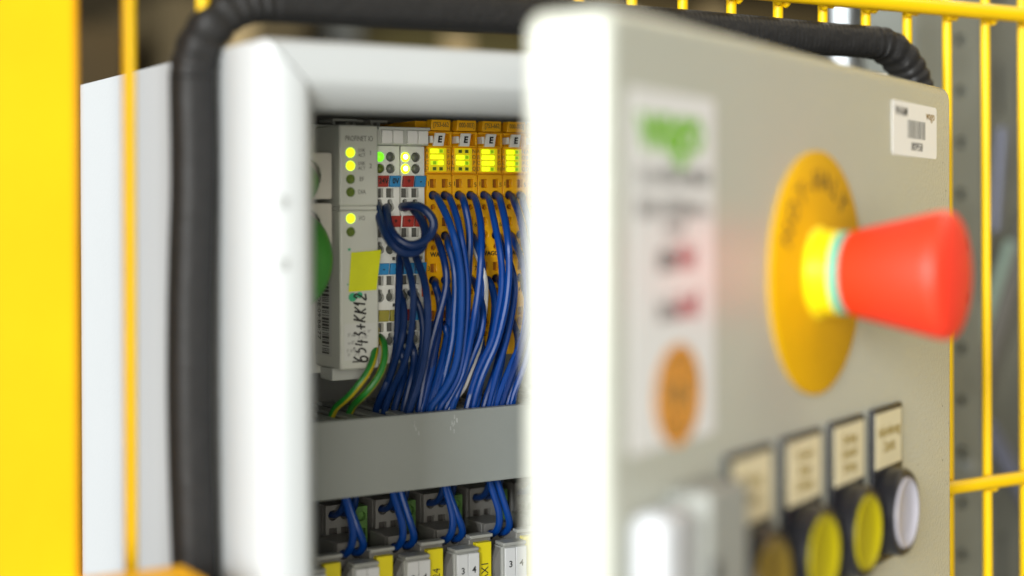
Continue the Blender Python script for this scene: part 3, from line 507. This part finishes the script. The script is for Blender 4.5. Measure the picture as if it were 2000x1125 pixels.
# ---- yellow two-column modules
def yellow_module(x, labels, idx):
    t = thing('yellow_terminal_module', labels, 'terminal module', (x, YM, -64.0), group='yellow terminal modules on the rail')
    def zz(z): return z+64.0
    bd = MB(); bd.box(0.1, 23.9, 2.6, 58, zz(-62.5), zz(28.6)); bd.box(0.3, 23.7, 10, 52, zz(28.65), zz(33.6))
    part('body', bd, YMOD, t, bevel=0.3)
    for c in (0, 1):
        o = 12.0*c
        loops = [rrect(o+0.25, o+11.75, zz(-63.4), zz(11.3), 0.5, 2)]
        for r, (zs, zh, zr) in enumerate(((7.8, 2.9, -1.9), (-7.9, -13.6, -18.3), (-26.6, -31.7, -36.6), (-45.6, -49.8, -54.2))):
            for dx in (3.1, 8.6):
                loops += [rect(o+dx-1.35, o+dx+1.35, zz(zs-1.75), zz(zs+1.75)), circle(o+dx, zz(zh), 1.95), circle(o+dx, zz(zr), 1.15, 10)]
        cut_plate('terminal_block', loops, 0, 2.4, YMOD, t, 0.14)
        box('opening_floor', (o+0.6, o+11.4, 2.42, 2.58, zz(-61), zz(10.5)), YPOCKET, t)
        # rib between the block groups
        for z in (-22.9, -41.8): box('rib', (o+0.6, o+11.4, -0.45, -0.02, zz(z-0.4), zz(z+0.4)), YMOD, t)
        for n, (dx, z) in enumerate(((1.0, 7.6), (10.9, 7.2), (10.9, -9.2), (1.0, -26.8), (10.9, -27.2), (10.9, -45.6))):
            text('number', '156378'[n], 2.6, INK, o+dx, -0.04, zz(z), t)
        text('mark', 'WAGO', 2.5, INK, o+5.8, -0.04, zz(-21.2), t, bold=0.08)
        # indicator window
        box('indicator_frame', (o+0.3, o+11.7, 0.3, 2.55, zz(11.9), zz(22.6)), YMOD, t, bevel=0.25)
        on = {0: ((1,.6),(1,1),(.5,1),(0,0)), 1: ((0,0),(1,.6),(1,.6),(0,0)), 2: ((1,.6),(1,1),(1,1),(1,.6)), 3: ((1,.6),(1,.6),(1,.6),(1,.6))}[(2*idx+c) % 4]
        win = box('window', (o+1.2, o+9.2, -0.35, 0.28, zz(12.6), zz(22.3)), WIN, t, bevel=0.15)
        for r_ in range(4):
            z = 21.0 - 2.4*r_
            for q, (x0, x1) in enumerate(((1.9, 5.2), (5.5, 7.6))):
                v = on[r_][q]
                if v: box('led', (o+x0, o+x1, -0.62, -0.37, zz(z-0.85), zz(z+0.7)), LEDON if v == 1 else LEDLOW, t)
                if v < 1: box('led', (o+(x0+x1)/2-0.75, o+(x0+x1)/2+0.75, -0.70, -0.63 if v else -0.37, zz(z-0.75), zz(z+0.6)), LEDMID if v else LEDOFF, t)
        for q in range(4):
            if c or q or 1: text('letter', 'ABCDIKLM'[q+4*c], 2.3, BROWN, o+0.55, 0.27, zz(21.0-2.4*q), t)
            text('letter', 'EFGHNOPQ'[q+4*c], 2.3, BROWN, o+10.45, 0.27, zz(21.0-2.4*q), t)
        # marker groove and slanted marker
        box('groove_edge', (o+0.3, o+11.7, -0.6, 2.55, zz(28.0), zz(28.9)), YMOD, t, bevel=0.2)
        box('groove_edge', (o+0.3, o+11.7, -0.4, 2.55, zz(22.65), zz(23.3)), YMOD, t, bevel=0.2)
        box('groove_edge', (o+10.7, o+11.7, -0.4, 2.55, zz(23.32), zz(27.98)), YMOD, t, bevel=0.2)
        mk = box('marker', (o+2.0, o+6.6, -2.6, -1.5, zz(22.9), zz(28.2)), PAPER, t, bevel=0.15, skew=1.0)
        text('marker_print', 'E', 3.6, INK, o+4.8, -2.66, zz(25.5), mk, bold=0.18, shear=0.15)
        box('marker_clip', (o+1.2, o+2.4, -1.4, 2.4, zz(24.2), zz(27)), PAPER, t)
        # tab with the order number
        box('number_tab', (o+1.2, o+10.1, -1.9, 2.5, zz(29.2), zz(33.6)), YMOD, t, bevel=0.3, skew=0.35)
        text('tab_print', ('[753-662', '000-003]')[c], 2.75, BROWN, o+5.9, -1.96, zz(31.5), t, squeeze=0.72, bold=0.03)
        box('release_clip', (o+10.6, o+11.7, -0.9, -0.05, zz(-3.5), zz(2.6)), ORANGE, t, bevel=0.3)
    return t
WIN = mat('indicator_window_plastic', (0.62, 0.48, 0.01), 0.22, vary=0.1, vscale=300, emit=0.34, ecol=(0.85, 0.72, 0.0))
LEDLOW = mat('led_lit_low', (0.5, 0.7, 0.02), 0.3, emit=0.75, ecol=(0.66, 0.85, 0.0), vary=0.1)
YLB = ('yellow terminal module directly right of the white modules', 'yellow terminal module half way to the door edge',
       'yellow terminal module mostly hidden behind the door edge')
for i in range(3): yellow_module(284.4+24*i, YLB[i], i)
# ---- two white supply modules
def keyhole(cx, cz, r):
    out = [(cx+r*math.cos(math.radians(125+290*k/12)), cz+r*math.sin(math.radians(125+290*k/12))) for k in range(13)]
    out += [(cx+0.55*r, cz+1.35*r), (cx+0.25*r, cz+1.62*r), (cx-0.25*r, cz+1.62*r), (cx-0.55*r, cz+1.35*r)]
    return out
def white_module(x, label, leds, tags, plugs):
    t = thing('white_supply_module', label, 'supply module', (x, YM, -64.0), group='white modules on the rail')
    def zz(z): return z+64.0
    part('body', MB().box(0.1, 10.9, 2.6, 58, zz(-63), zz(29)), WHITE, t, bevel=0.3)
    loops = [rrect(0.2, 10.85, zz(-64), zz(22.6), 0.4, 2)]
    for dx in (2.0, 6.6):
        for z in (18.3, 13.6): loops.append(circle(dx+0.3, zz(z), 2.0, 18))
        for zs in (3.9, -12.0, -31.0, -49.6): loops.append(rect(dx-1.65, dx+1.65, zz(zs-1.85), zz(zs+1.85)))
        for zk in (-1.7, -18.6, -37.6, -55.0): loops.append(keyhole(dx, zz(zk), 1.95))
    for z in (-22.3, -40.9, -59.0): loops.append(rect(7.6, 9.9, zz(z-0.7), zz(z+0.7)))
    cut_plate('front_face', loops, 0, 2.4, WHITE, t, 0.12)
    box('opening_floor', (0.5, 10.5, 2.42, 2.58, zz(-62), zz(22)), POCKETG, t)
    n = 0
    for z in (18.3, 13.6):
        for dx in (2.0, 6.6):
            m = leds[n]; n += 1
            ld = part('led', MB().lathe([(0.3,-1.0),(1.0,-0.8),(1.6,-0.2),(1.85,0.6),(1.9,2.3)], dx+0.3, zz(z), 18), m, t, smooth=True)
            if m is LEDON: part('led_core', MB().lathe([(0.2,-1.5),(0.7,-1.4),(1.1,-0.85)], dx, zz(z)+0.1, 12), LEDHOT, ld, smooth=True)
    for zk in (-1.7, -18.6, -37.6, -55.0):
        for dx in (2.0, 6.6): part('clamp_screw', MB().lathe([(0.6,1.3),(1.2,1.2),(1.7,1.5),(1.75,2.4)], dx, zz(zk), 12), LEDGR, t, smooth=True)
    for z, row in zip((8.6, -7.4, -26.3, -44.9), tags):
        for dx, (m, tx) in zip((0.2, 5.6), row):
            tg = box('tag', (dx+0.3, dx+5.0, -1.5, -0.03, zz(z-2.3), zz(z+2.2)), m, t, bevel=0.2, skew=0.45)
            if tx == 'earth':
                e = MB(); cx = dx+2.9
                e.box(cx-.15, cx+.15, -1.56, -1.51, zz(z), zz(z+1.3))
                for q, wd in enumerate((1.2, .8, .4)): e.box(cx-wd, cx+wd, -1.565, -1.512, zz(z-.15-.55*q), zz(z+.1-.55*q))
                part('tag_print', e, INK, tg)
            else: text('tag_print', tx, 3.0, INK, dx+2.9, -1.56, zz(z), tg, bold=0.08, squeeze=0.85)
    # marker carrier
    box('marker_carrier', (-0.4, 11.2, -3.2, 2.55, zz(22.9), zz(30.0)), LGREY, t, bevel=0.4)
    box('carrier_lip', (-0.3, 11.3, -4.4, -3.25, zz(28.9), zz(30.1)), LGREY, t, bevel=0.2)
    for dx in (1.2, 6.0): box('marker', (dx, dx+4.4, -4.6, -3.22, zz(23.5), zz(28.7)), PAPER, t, bevel=0.25)
    box('orange_latch', (9.3, 11.0, -0.5, -0.03, zz(-38), zz(-29)), ORANGE, t, bevel=0.15)
    box('orange_latch', (9.45, 11.1, -0.9, -0.55, zz(-38), zz(-33.5)), ORANGE, t, bevel=0.15)
    # hook arm above
    mb = MB(); mb.box(1.5, 9.4, 30, 48, zz(33.6), zz(34.6)); mb.box(1.5, 2.6, 30, 48, zz(30.2), zz(33.55)); mb.box(4.6, 5.8, 30, 44, zz(30.2), zz(33.55)); mb.box(0.5, 10, 8, 56, zz(29.05), zz(30.15))
    part('hook_arm', mb, LGREY, t, bevel=0.2)
    return t
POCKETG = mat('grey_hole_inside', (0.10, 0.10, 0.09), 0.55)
WR, WB, WO = TAGR, TAGB, TAGO
white_module(261.4, 'white supply module between the grey coupler and the other white one', (LEDGRN, LEDGR, LEDOFF, LEDGR),
   (((WR,'24V'),(WB,'0V')), ((WR,'+'),(WR,'+')), ((WB,'-'),(WB,'-')), ((WO,''),(WO,'earth'))), 0)
white_module(272.7, 'white supply module next to the first yellow module, two lamps lit', (LEDON, LEDGR, LEDON, LEDGR),
   (((WR,'+'),(WB,'-')), ((WR,'+'),(WR,'+')), ((WB,'-'),(WB,'-')), ((WR,''),(WB,''))), 0)
# ---- grey fieldbus coupler
cp = thing('fieldbus_coupler', 'light grey bus coupler with status lamps, yellow tape and handwritten number', 'bus coupler', (242.4, 530.0, -66.0))
def cz(z): return z+66.0
CPM = mat('coupler_plastic', (0.50, 0.505, 0.45), 0.42, bump=0.06, scale=900, vary=0.03)
part('upper_cover', MB().box(0, 16.6, 0, 24, cz(-1.2), cz(30.2)), CPM, cp, bevel=0.9, seg=3)
part('lower_cover', MB().box(0, 16.6, 0, 24, cz(-64.6), cz(-2.8)), CPM, cp, bevel=0.9, seg=3)
part('cover_joint', MB().box(0.5, 16.2, 0.9, 24, cz(-2.75), cz(-1.25)), CPM, cp, bevel=0.2)
part('base_housing', MB().box(-36, 17.4, 24.1, 62, cz(-68), cz(31.5)), CPM, cp, bevel=0.6)
part('base_foot', MB().box(2, 18.5, 12, 24, cz(-70), cz(-65)), LGREY, cp, bevel=0.4)
box('hook_arm', (13.5, 24.5, 36, 50, cz(33.6), cz(34.8)), LGREY, cp, bevel=0.3)
box('hook_arm', (13.5, 14.8, 36, 50, cz(30.3), cz(33.55)), LGREY, cp, bevel=0.3)
text('print', 'PROFINET IO', 2.9, GINK, 8.3, -0.05, cz(24.9), cp, squeeze=0.70)
for i, z in enumerate((19.5, 14.4, 9.2, 4.2, -6.0, -11.2)):
    part('lamp', MB().lathe([(0.4,-0.75),(1.4,-0.6),(1.9,-0.05),(2.0,0.5)], 4.6, cz(z), 18), LEDON if i in (0, 1, 4) else LEDOFF, cp, smooth=True)
for z, tx in ((20.4,'LNK'),(18.5,'ACT'),(15.3,'LNK'),(13.4,'ACT'),(9.2,'BF'),(4.2,'DIA'),(-6.0,'I/O')):
    text('print', tx, 2.0 if len(tx) == 3 and tx[0] in 'LA' else 2.5, GINK, 9.4, -0.05, cz(z), cp, squeeze=0.8)
text('print', '1', 2.6, GINK, 13.2, -0.05, cz(19.4), cp); text('print', '2', 2.6, GINK, 13.2, -0.05, cz(14.3), cp)
# number, tape, ink
tp = MB(); tp.quad([(3.4,-0.35,cz(-34.4)),(15.2,-0.6,cz(-34.0)),(17.2,-0.9,cz(-18.4)),(4.6,-0.35,cz(-19.2))]); tp.quad([(3.4,-0.25,cz(-34.4)),(4.6,-0.25,cz(-19.2)),(17.2,-0.8,cz(-18.4)),(15.2,-0.5,cz(-34.0))])
part('yellow_tape', tp, TAPE, cp)
pt = plate('paper_label', [rrect(1.6, 15.2, cz(-61), cz(-46.8), 0.3, 2)], -0.14, -0.02, mat('coupler_label', (0.52, 0.52, 0.49), 0.4, vary=0.02), cp)
GL = {'6': [[(.7,1.15),(.3,.8),(.05,.35),(.2,.02),(.65,-.02),(.9,.25),(.65,.56),(.12,.42)]], '5': [[(.95,1),(.42,.95),(.3,.55),(.6,.62),(.85,.4),(.7,.1),(.25,0)]],
      '4': [[(.25,1),(.1,.42),(.95,.45)], [(.68,.8),(.62,-.1)]], '3': [[(.2,.95),(.75,.95),(.45,.6),(.8,.4),(.65,.05),(.1,.02)]], '+': [[(.05,.45),(.95,.5)], [(.5,.85),(.48,.1)]],
      'K': [[(.3,1),(.05,0)], [(1.0,.98),(.2,.45),(.85,.02)]], '1': [[(.15,.55),(.65,1),(.45,-.02)]], '2': [[(.2,.72),(.45,1),(.8,.8),(.55,.42),(.05,0),(1.0,.04)]]}
mb = MB(); zc_ = -62.0
for q, ch in enumerate('6543+KK12'):
    wd = 2.5 if ch != '1' else 1.7
    for st_ in GL[ch]:
        P_ = [Vector((11.2 - 5.0*y - (0.4 if q % 2 else 0) - 0.05*q, -0.17, cz(zc_ + wd*(x + .22*y)))) for x, y in st_]
        P_ = spline(P_, 4) if len(P_) > 3 else P_
        mb.tube(P_, 0.40, 6)
    zc_ += wd + 0.62
mb.v = [(x, -0.17 + (y+0.17)*0.25, z) for x, y, z in mb.v]
part('handwriting', mb, INK, cp, smooth=True)
for i, (x0, x1, z) in enumerate(((3.0,6.2,-51),(9.5,13.4,-49.8),(3.0,5.2,-54),(2.6,6.0,-57),(7.5,11.0,-52),(3.0,8.5,-58.6))):
    scribble('fine_print', x0, x1, cz(z), 1.5, mat('faint_ink', (0.36, 0.36, 0.34), 0.5), cp, 40+i)
for x, z, w, h in ((5.2,-36.5,3.6,2.4),(8.2,-35.8,2.6,1.6),(3.9,-18.0,1.2,1.0),(5.0,-20.2,1.0,1.4),(3.2,-31.5,0.7,0.9)):
    plate('green_ink', [circle(x, cz(z), w/2, 9)], -0.12, -0.02, GREENMK, cp)
box('slot_mark', (5.0, 9.0, -0.08, -0.02, cz(-61.9), cz(-61.2)), GINK, cp)
# barcode and number on the left flank of the raised cover
FS = Matrix(((0,0,-1),(0,-1,0),(-1,0,0)))
mb = MB(); r = random.Random(9); z = -25.0
while z > -58.5:
    h = r.choice((0.35, 0.35, 0.7, 1.0)); mb.box(-0.1, -0.03, 10.5, 17.0, cz(z-h), cz(z)); z -= h + r.choice((0.35, 0.35, 0.7))
part('barcode', mb, INK, cp)
plate_ = box('side_label', (-0.025, -0.005, 8.0, 23.5, cz(-60), cz(-22)), mat('side_label_film', (0.44, 0.44, 0.41), 0.4), cp)
text('print', '00:30:DE:09:B8:77', 3.9, INK, -0.07, 20.0, cz(-41), cp, frame=FS, squeeze=0.9)
# ---- two network plugs with green cables, left of the coupler
def network_plug(z, label, pts):
    t = thing('network_plug', label, 'network plug', (226, 534, z), group='network plugs at the coupler')
    out = rrect(-2, 15.0, -9.0, 9.0, 1.0, 3)
    hole = [(-1.2,-8.2)] + [(3.0+7.6*math.cos(math.radians(a)), 7.2*math.sin(math.radians(a))) for a in range(-80, 81, 20)] + [(-1.2, 8.2)]
    plate('plug_face', [out, hole], 0, 3.0, RJ, t, 0.3)
    box('plug_body', (-1.6, 14.6, 5.0, 22, -8.6, 8.6), RJ, t, bevel=0.8)
    part('cable', MB().tube(relax(spline(pts, 5), 2), lambda u: 6.2 if u < .6 else 6.2-1.5*(u-.6)/.4, 18), GCABLE, t, smooth=True)
    return t
network_plug(10.5, 'upper grey network plug with green cable beside the coupler', [(2,6,1),(1.5,-2,-1),(-1,-8,-4),(-7,-13,-8),(-15,-16,-11),(-26,-17,-13)])
network_plug(-9.0, 'lower grey network plug with green cable beside the barcode', [(2.5,6,1),(4.5,-2,-3),(5.5,-6,-9),(4.5,-8,-16),(0,-10,-23),(-8,-13,-29),(-20,-15,-33)])
# ================================================================ wiring duct
YD = 516.0; ZD0, ZD1 = -110.8, -82.0
du = thing('wiring_duct', 'grey slotted wiring duct crossing below the modules', 'cable duct', (182, YD, ZD0))
H = ZD1-ZD0
lid = part('lid', MB().box(0, 276, 0, 1.3, -0.2, H+0.4), DUCT, du, bevel=0.5, seg=3)
part('lid_edge', MB().box(0, 276, 1.35, 5, H-1.2, H+0.2), DUCT, du, bevel=0.25)
part('lid_edge', MB().box(0, 276, 1.35, 5, 0.2, 1.4), DUCT, du, bevel=0.25)
box('back', (0, 276, 58.6, 60, 0.5, H-0.5), DUCT, du)
fm = MB().box(0, 5.6, 5.1, 58.5, -0.7, 0.7); fme = fm.mesh('finger', DUCT, True)
for k in range(27):
    for z in (H-1.2, 1.0): link('finger', fme, du, (2.0+10.0*k, 0, z), 0.4)
mb = MB(); r = random.Random(12)
for x, z in ((102.0, 23.5),(103.4, 25.2),(86.0, 24.5)):
    for _ in range(4):
        dx, dz = r.uniform(-1.2, 1.2), r.uniform(-3.0, 2.0); mb.box(x+dx, x+dx+0.18, -0.03, -0.008, z+dz-0.8, z+dz+0.8)
part('scuff', mb, mat('scuff_grey', (0.42, 0.43, 0.42), 0.5), du)
# ================================================================ stepped terminals below the duct (its shade is put into their colours)
def stepped(k):
    x = 264.6+22.0*k
    LBL = {-2: 'stepped grey terminal at the far left below the duct', -1: 'stepped grey terminal with blank white markers, second from the left', 0: 'stepped grey terminal marked 3 4 in the middle of the lower row',
           1: 'stepped grey terminal whose yellow label ends in AX1', 2: 'stepped grey terminal beside the door edge', 3: 'stepped grey terminal hidden behind the door edge'}[k]
    t = thing('stepped_terminal', LBL, 'terminal', (x, 520.0, -175), group='stepped terminals below the duct')
    def zz(z): return z+175.0
    # rear tier
    lp = [rrect(24.2, 37.4, zz(-136.5), zz(-120.5), 0.4, 2)]
    for dx in (27.4, 32.6): lp += [circle(dx, zz(-124.6), 2.1), rect(dx-1.7, dx+1.7, zz(-133.2), zz(-129.6))]
    cut_plate('rear_face', lp, 30, 32.6, GREY, t, 0.15)
    box('rear_pocket', (24.6, 37, 32.65, 32.9, zz(-136), zz(-121)), POCKET, t)
    part('rear_block', MB().box(24.3, 37.3, 33, 62, zz(-175), zz(-120.6)), GREY, t, bevel=0.4)
    lg = [rrect(37.8, 43.0, zz(-137.5), zz(-122.5), 0.4, 2), circle(40.4, zz(-126.6), 1.9), rect(38.7, 42.1, zz(-135), zz(-131.4))]
    cut_plate('green_face', lg, 31, 33.5, GRNBLK, t, 0.15)
    box('green_block', (37.9, 42.9, 33.7, 60, zz(-175), zz(-122.6)), GRNBLK, t)
    # front tier
    lp = [rrect(21.4, 33.9, zz(-175), zz(-131.8), 0.4, 2)]
    for dx in (24.2, 29.6): lp += [circle(dx, zz(-136.4), 2.1), rect(dx-1.7, dx+1.7, zz(-145.8), zz(-142))]
    cut_plate('front_face', lp, 13, 15.6, GREY, t, 0.15)
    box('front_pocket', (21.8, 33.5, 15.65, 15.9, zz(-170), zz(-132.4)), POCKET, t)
    part('front_block', MB().box(21.5, 33.8, 16, 29.9, zz(-175), zz(-132.0)), GREY, t, bevel=0.4)
    # label carrier, yellow label, marker carrier
    part('label_carrier', MB().box(8.6, 18.6, 3.5, 12.9, zz(-175), zz(-134.6)), GREY, t, bevel=0.3)
    box('carrier_lip', (8.4, 18.8, 2.0, 6.0, zz(-134.55), zz(-133.2)), TGREY, t, bevel=0.3)
    yl = box('yellow_label', (10.3, 17.1, 0.4, 3.45, zz(-172), zz(-136.0)), YLAB, t, bevel=0.15)
    tx = {0: '24', 1: 'AX1'}.get(k)
    if tx: text('label_print', tx, 4.6, INK, 14.2, 0.34, zz(-145.5 if k == 0 else -147.5), yl, rot=math.radians(90), squeeze=0.9)
    part('marker_carrier', MB().box(-1.0, 10.1, -1.2, 5.5, zz(-175), zz(-138.4)), TGREY, t, bevel=0.4)
    part('carrier_cap', MB().box(-0.6, 10.1, -2.0, 5.0, zz(-138.35), zz(-136.9)), TGREY, t, bevel=0.4)
    mb = MB()
    prof_ = [(-1.1,-139),(-3.4,-143),(-3.8,-147),(-3.2,-151),(-1.1,-156)]
    for q in range(4):
        a, b = prof_[q], prof_[q+1]
        mb.quad([(a[0],0,zz(a[1])),(b[0],0,zz(b[1])),(b[0],5,zz(b[1])),(a[0],5,zz(a[1]))][::-1])
    mb.quad([(p[0], 0, zz(p[1])) for p in prof_][::-1]); mb.quad([(p[0], 5, zz(p[1])) for p in prof_])
    part('carrier_wing', mb, GREY, t)
    for q, dx in enumerate((0.0, 5.05)):
        mk = box('marker', (dx+0.1, dx+4.95, -2.3, -1.25, zz(-152.5), zz(-139.0)), TMARK, t, bevel=0.2)
        if k >= 0: text('marker_print', '34'[q], 3.6, INK, dx+2.6, -2.36, zz(-145.6), mk, bold=0.06)
    # its wires
    rn = random.Random(50+k)
    gl = {-2:'far left',-1:'second',0:'middle',1:'fourth',2:'fifth',3:'last'}[k]
    for q, dx in enumerate((27.4, 32.6)):
        a = x+dx; j = rn.uniform(-2, 2)
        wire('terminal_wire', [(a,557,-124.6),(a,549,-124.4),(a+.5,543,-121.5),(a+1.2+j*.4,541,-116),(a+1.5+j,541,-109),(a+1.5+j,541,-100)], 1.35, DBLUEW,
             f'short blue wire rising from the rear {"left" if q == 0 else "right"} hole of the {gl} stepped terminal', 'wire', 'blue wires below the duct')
    for q, dx in enumerate((24.2, 29.6)):
        a = x+dx; j = rn.uniform(-1.2, 1.2)
        wire('terminal_wire', [(a,539,-136.4),(a,532,-136.2),(a+.6,527.5,-132.5),(a+.4-(2.2 if q else -.6)+j*.5,527,-126),(a+.6-(4.6 if q else 1.0)+j,529,-118),(a-(6.2 if q else 2.2)+j,531,-108),(a-(6.6 if q else 2.5)+j,533,-98)], 1.5, BLUEW,
             f'blue wire rising from the front {"left" if q == 0 else "right"} hole of the {gl} stepped terminal', 'wire', 'blue wires below the duct')
for k in range(-2, 4): stepped(k)
rl2 = thing('lower_rail', 'steel rail behind the stepped terminals', 'rail', (190, 584, -180))
part('rail_profile', MB().box(0, 262, 0, 24, 0, 35), ZINC, rl2)
# ================================================================ wires from the modules into the duct
wr = random.Random(77)
for lab, pts in WIRES:
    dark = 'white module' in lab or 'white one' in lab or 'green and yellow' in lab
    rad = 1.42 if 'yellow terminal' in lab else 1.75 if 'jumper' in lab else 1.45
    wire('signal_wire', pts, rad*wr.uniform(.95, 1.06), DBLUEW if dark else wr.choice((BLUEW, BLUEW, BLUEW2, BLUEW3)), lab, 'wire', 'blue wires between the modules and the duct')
stripe = lambda k, j: 1 if k in (1, 2, 3, 6, 7) else 0
wire('earth_wire', EXTRA['gy1'], 1.45, [GREENW, YELW], 'green and yellow earth wire plugged into the white module', 'wire', 'earth wires', stripe)
wire('earth_wire', EXTRA['gy2'], 1.45, [GREENW, YELW], 'green and yellow earth wire coming from behind the grey coupler', 'wire', 'earth wires', stripe)
wire('white_wire', EXTRA['white'], 1.0, WHITEW, 'thin white wire among the blue wires', 'wire')
# ================================================================ background behind the fence
ur = thing('perforated_upright', 'galvanised steel upright with a row of holes behind the fence', 'upright', (640, 620, -1300))
lp = [rect(7, 59, 0, 1800)]
for k in range(46): lp.append(circle(43.0, 448+k*30.3+7, 3.5, 12))
plate('perforated_plate', lp, 0, 2.5, ZINC, ur, 0.15)
box('flange', (59.1, 61.5, 0.5, 40, 0, 1800), ZINC, ur)
box('dark_backing', (7, 59, 36, 38, 0, 1800), BLACKP, ur)  # black sheet added behind the holes so they look dark
box('flange', (4.4, 6.9, 0.5, 40, 0, 1800), ZINC, ur)
part('bolt', MB().lathe([(1.2,-6.5),(3.6,-5.8),(4.2,-3.5),(4.2,-0.05)], 45, 1144, 14), BSTEEL, ur, smooth=True)
u2 = thing('slotted_upright', 'darker steel upright with a long slot, right of the perforated one', 'upright', (795, 700, -1300))
plate('slotted_plate', [rect(0, 46, 0, 1800), rrect(11, 18, 1358, 1394, 3.2), rrect(11, 18, 1430, 1466, 3.2), rrect(11, 18, 1230, 1266, 3.2), rrect(11, 18, 1040, 1076, 3.2)], 0, 3, mat('dull_steel', (0.16, 0.165, 0.14), 0.5, metal=0.2, vary=0.25, vscale=14), u2, 0.2)
box('rear_web', (0, 46, 40, 43, 0, 1800), DSTEEL, u2)
def rod(name, a, b, r, m, label, cat):
    a, b = Vector(a), Vector(b)
    return tag(part(name, MB().tube([(0,0,0), (b-a)/2, b-a], r, 14), m, smooth=True, loc=a), label, cat)
rod('diagonal_strut', (742, 668, -112), (790, 676, -28), 3.4, GSTEEL, 'thin greenish steel strut slanting behind the yellow wires', 'strut')
rod('diagonal_strut', (745, 690, -200), (835, 696, -10), 8.0, mat('dull_strut', (0.13, 0.125, 0.11), 0.45, metal=0.3), 'thick dull steel strut slanting behind the thin greenish one', 'strut')
rod('bluish_bar', (757, 660, -20), (769, 664, 46), 3.6, VSTEEL, 'short bluish steel bar between the two right fence wires', 'bar')
rod('bluish_brace', (772, 680, -148), (835, 690, -220), 6.0, VSTEEL, 'bluish steel brace low at the right edge', 'bar')
yp = thing('machine_guard', 'yellow machine guard low behind the fence at the right edge', 'guard', (905, 800, -1300))
box('panel_sheet', (0, 90, 0, 4, 1130, 1186), mat('dull_yellow_panel', (0.42, 0.32, 0.02), 0.5, vary=0.1), yp)
box('panel_foot', (0, 90, 4.1, 60, 0, 1129), DSTEEL, yp)
mc = thing('machine_cover', 'dark machine housing behind the steel uprights', 'machine', (720, 900, -1300))
part('housing', MB().box(0, 700, 0, 500, 0, 1420), mat('machine_paint', (0.03, 0.028, 0.02), 0.55, vary=0.3, vscale=8), mc, bevel=8)
box('vent_panel', (270, 420, -6, -0.5, 900, 1060), mat('beige_panel', (0.16, 0.13, 0.05), 0.6, vary=0.2), mc, bevel=1)
for i, (dx, lab) in enumerate(((0, 'bright steel tube behind the rubber trim, left of a pair'), (46, 'bright steel tube behind the rubber trim, right of a pair'))):
    tb = thing('steel_tube', lab, 'tube', (742+dx, 780, -1300), group='pair of steel tubes behind the trim')
    part('tube', MB().tube([(0,0,0),(0,0,900),(0,0,1800)], 8.5, 18), BSTEEL, tb, smooth=True)
    part('foot', MB().box(-14, 14, -14, 14, 0.3, 6), BSTEEL, tb)
sf = thing('storage_rack', 'wooden board rack far behind the cabinet', 'rack', (-250, 2300, -1300))
for z in (700, 1250, 1800): box('shelf_board', (0, 2600, 0, 500, z, z+28), CARTON, sf)
for x in (0, 1280, 2560): box('rack_post', (x, x+40, -45, -0.5, 0, 2300), DSTEEL, sf)
CT = (('tall brown carton', 20, 330, 400), ('wide brown carton', 400, 560, 300), ('pale carton', 1020, 240, 360), ('olive carton', 1340, 420, 330), ('broad tan carton', 1830, 600, 410))
for i, (nm, x, w, h) in enumerate(CT):
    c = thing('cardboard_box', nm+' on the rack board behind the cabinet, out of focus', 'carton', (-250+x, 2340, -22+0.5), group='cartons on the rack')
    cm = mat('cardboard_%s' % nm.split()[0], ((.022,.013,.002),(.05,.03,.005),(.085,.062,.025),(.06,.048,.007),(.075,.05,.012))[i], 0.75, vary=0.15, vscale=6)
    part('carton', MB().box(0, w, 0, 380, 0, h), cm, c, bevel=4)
    box('tape_strip', (w/2-25, w/2+25, -1.2, -0.3, h*.55, h-6), mat('packing_tape', (0.4, 0.3, 0.15), 0.4), c)
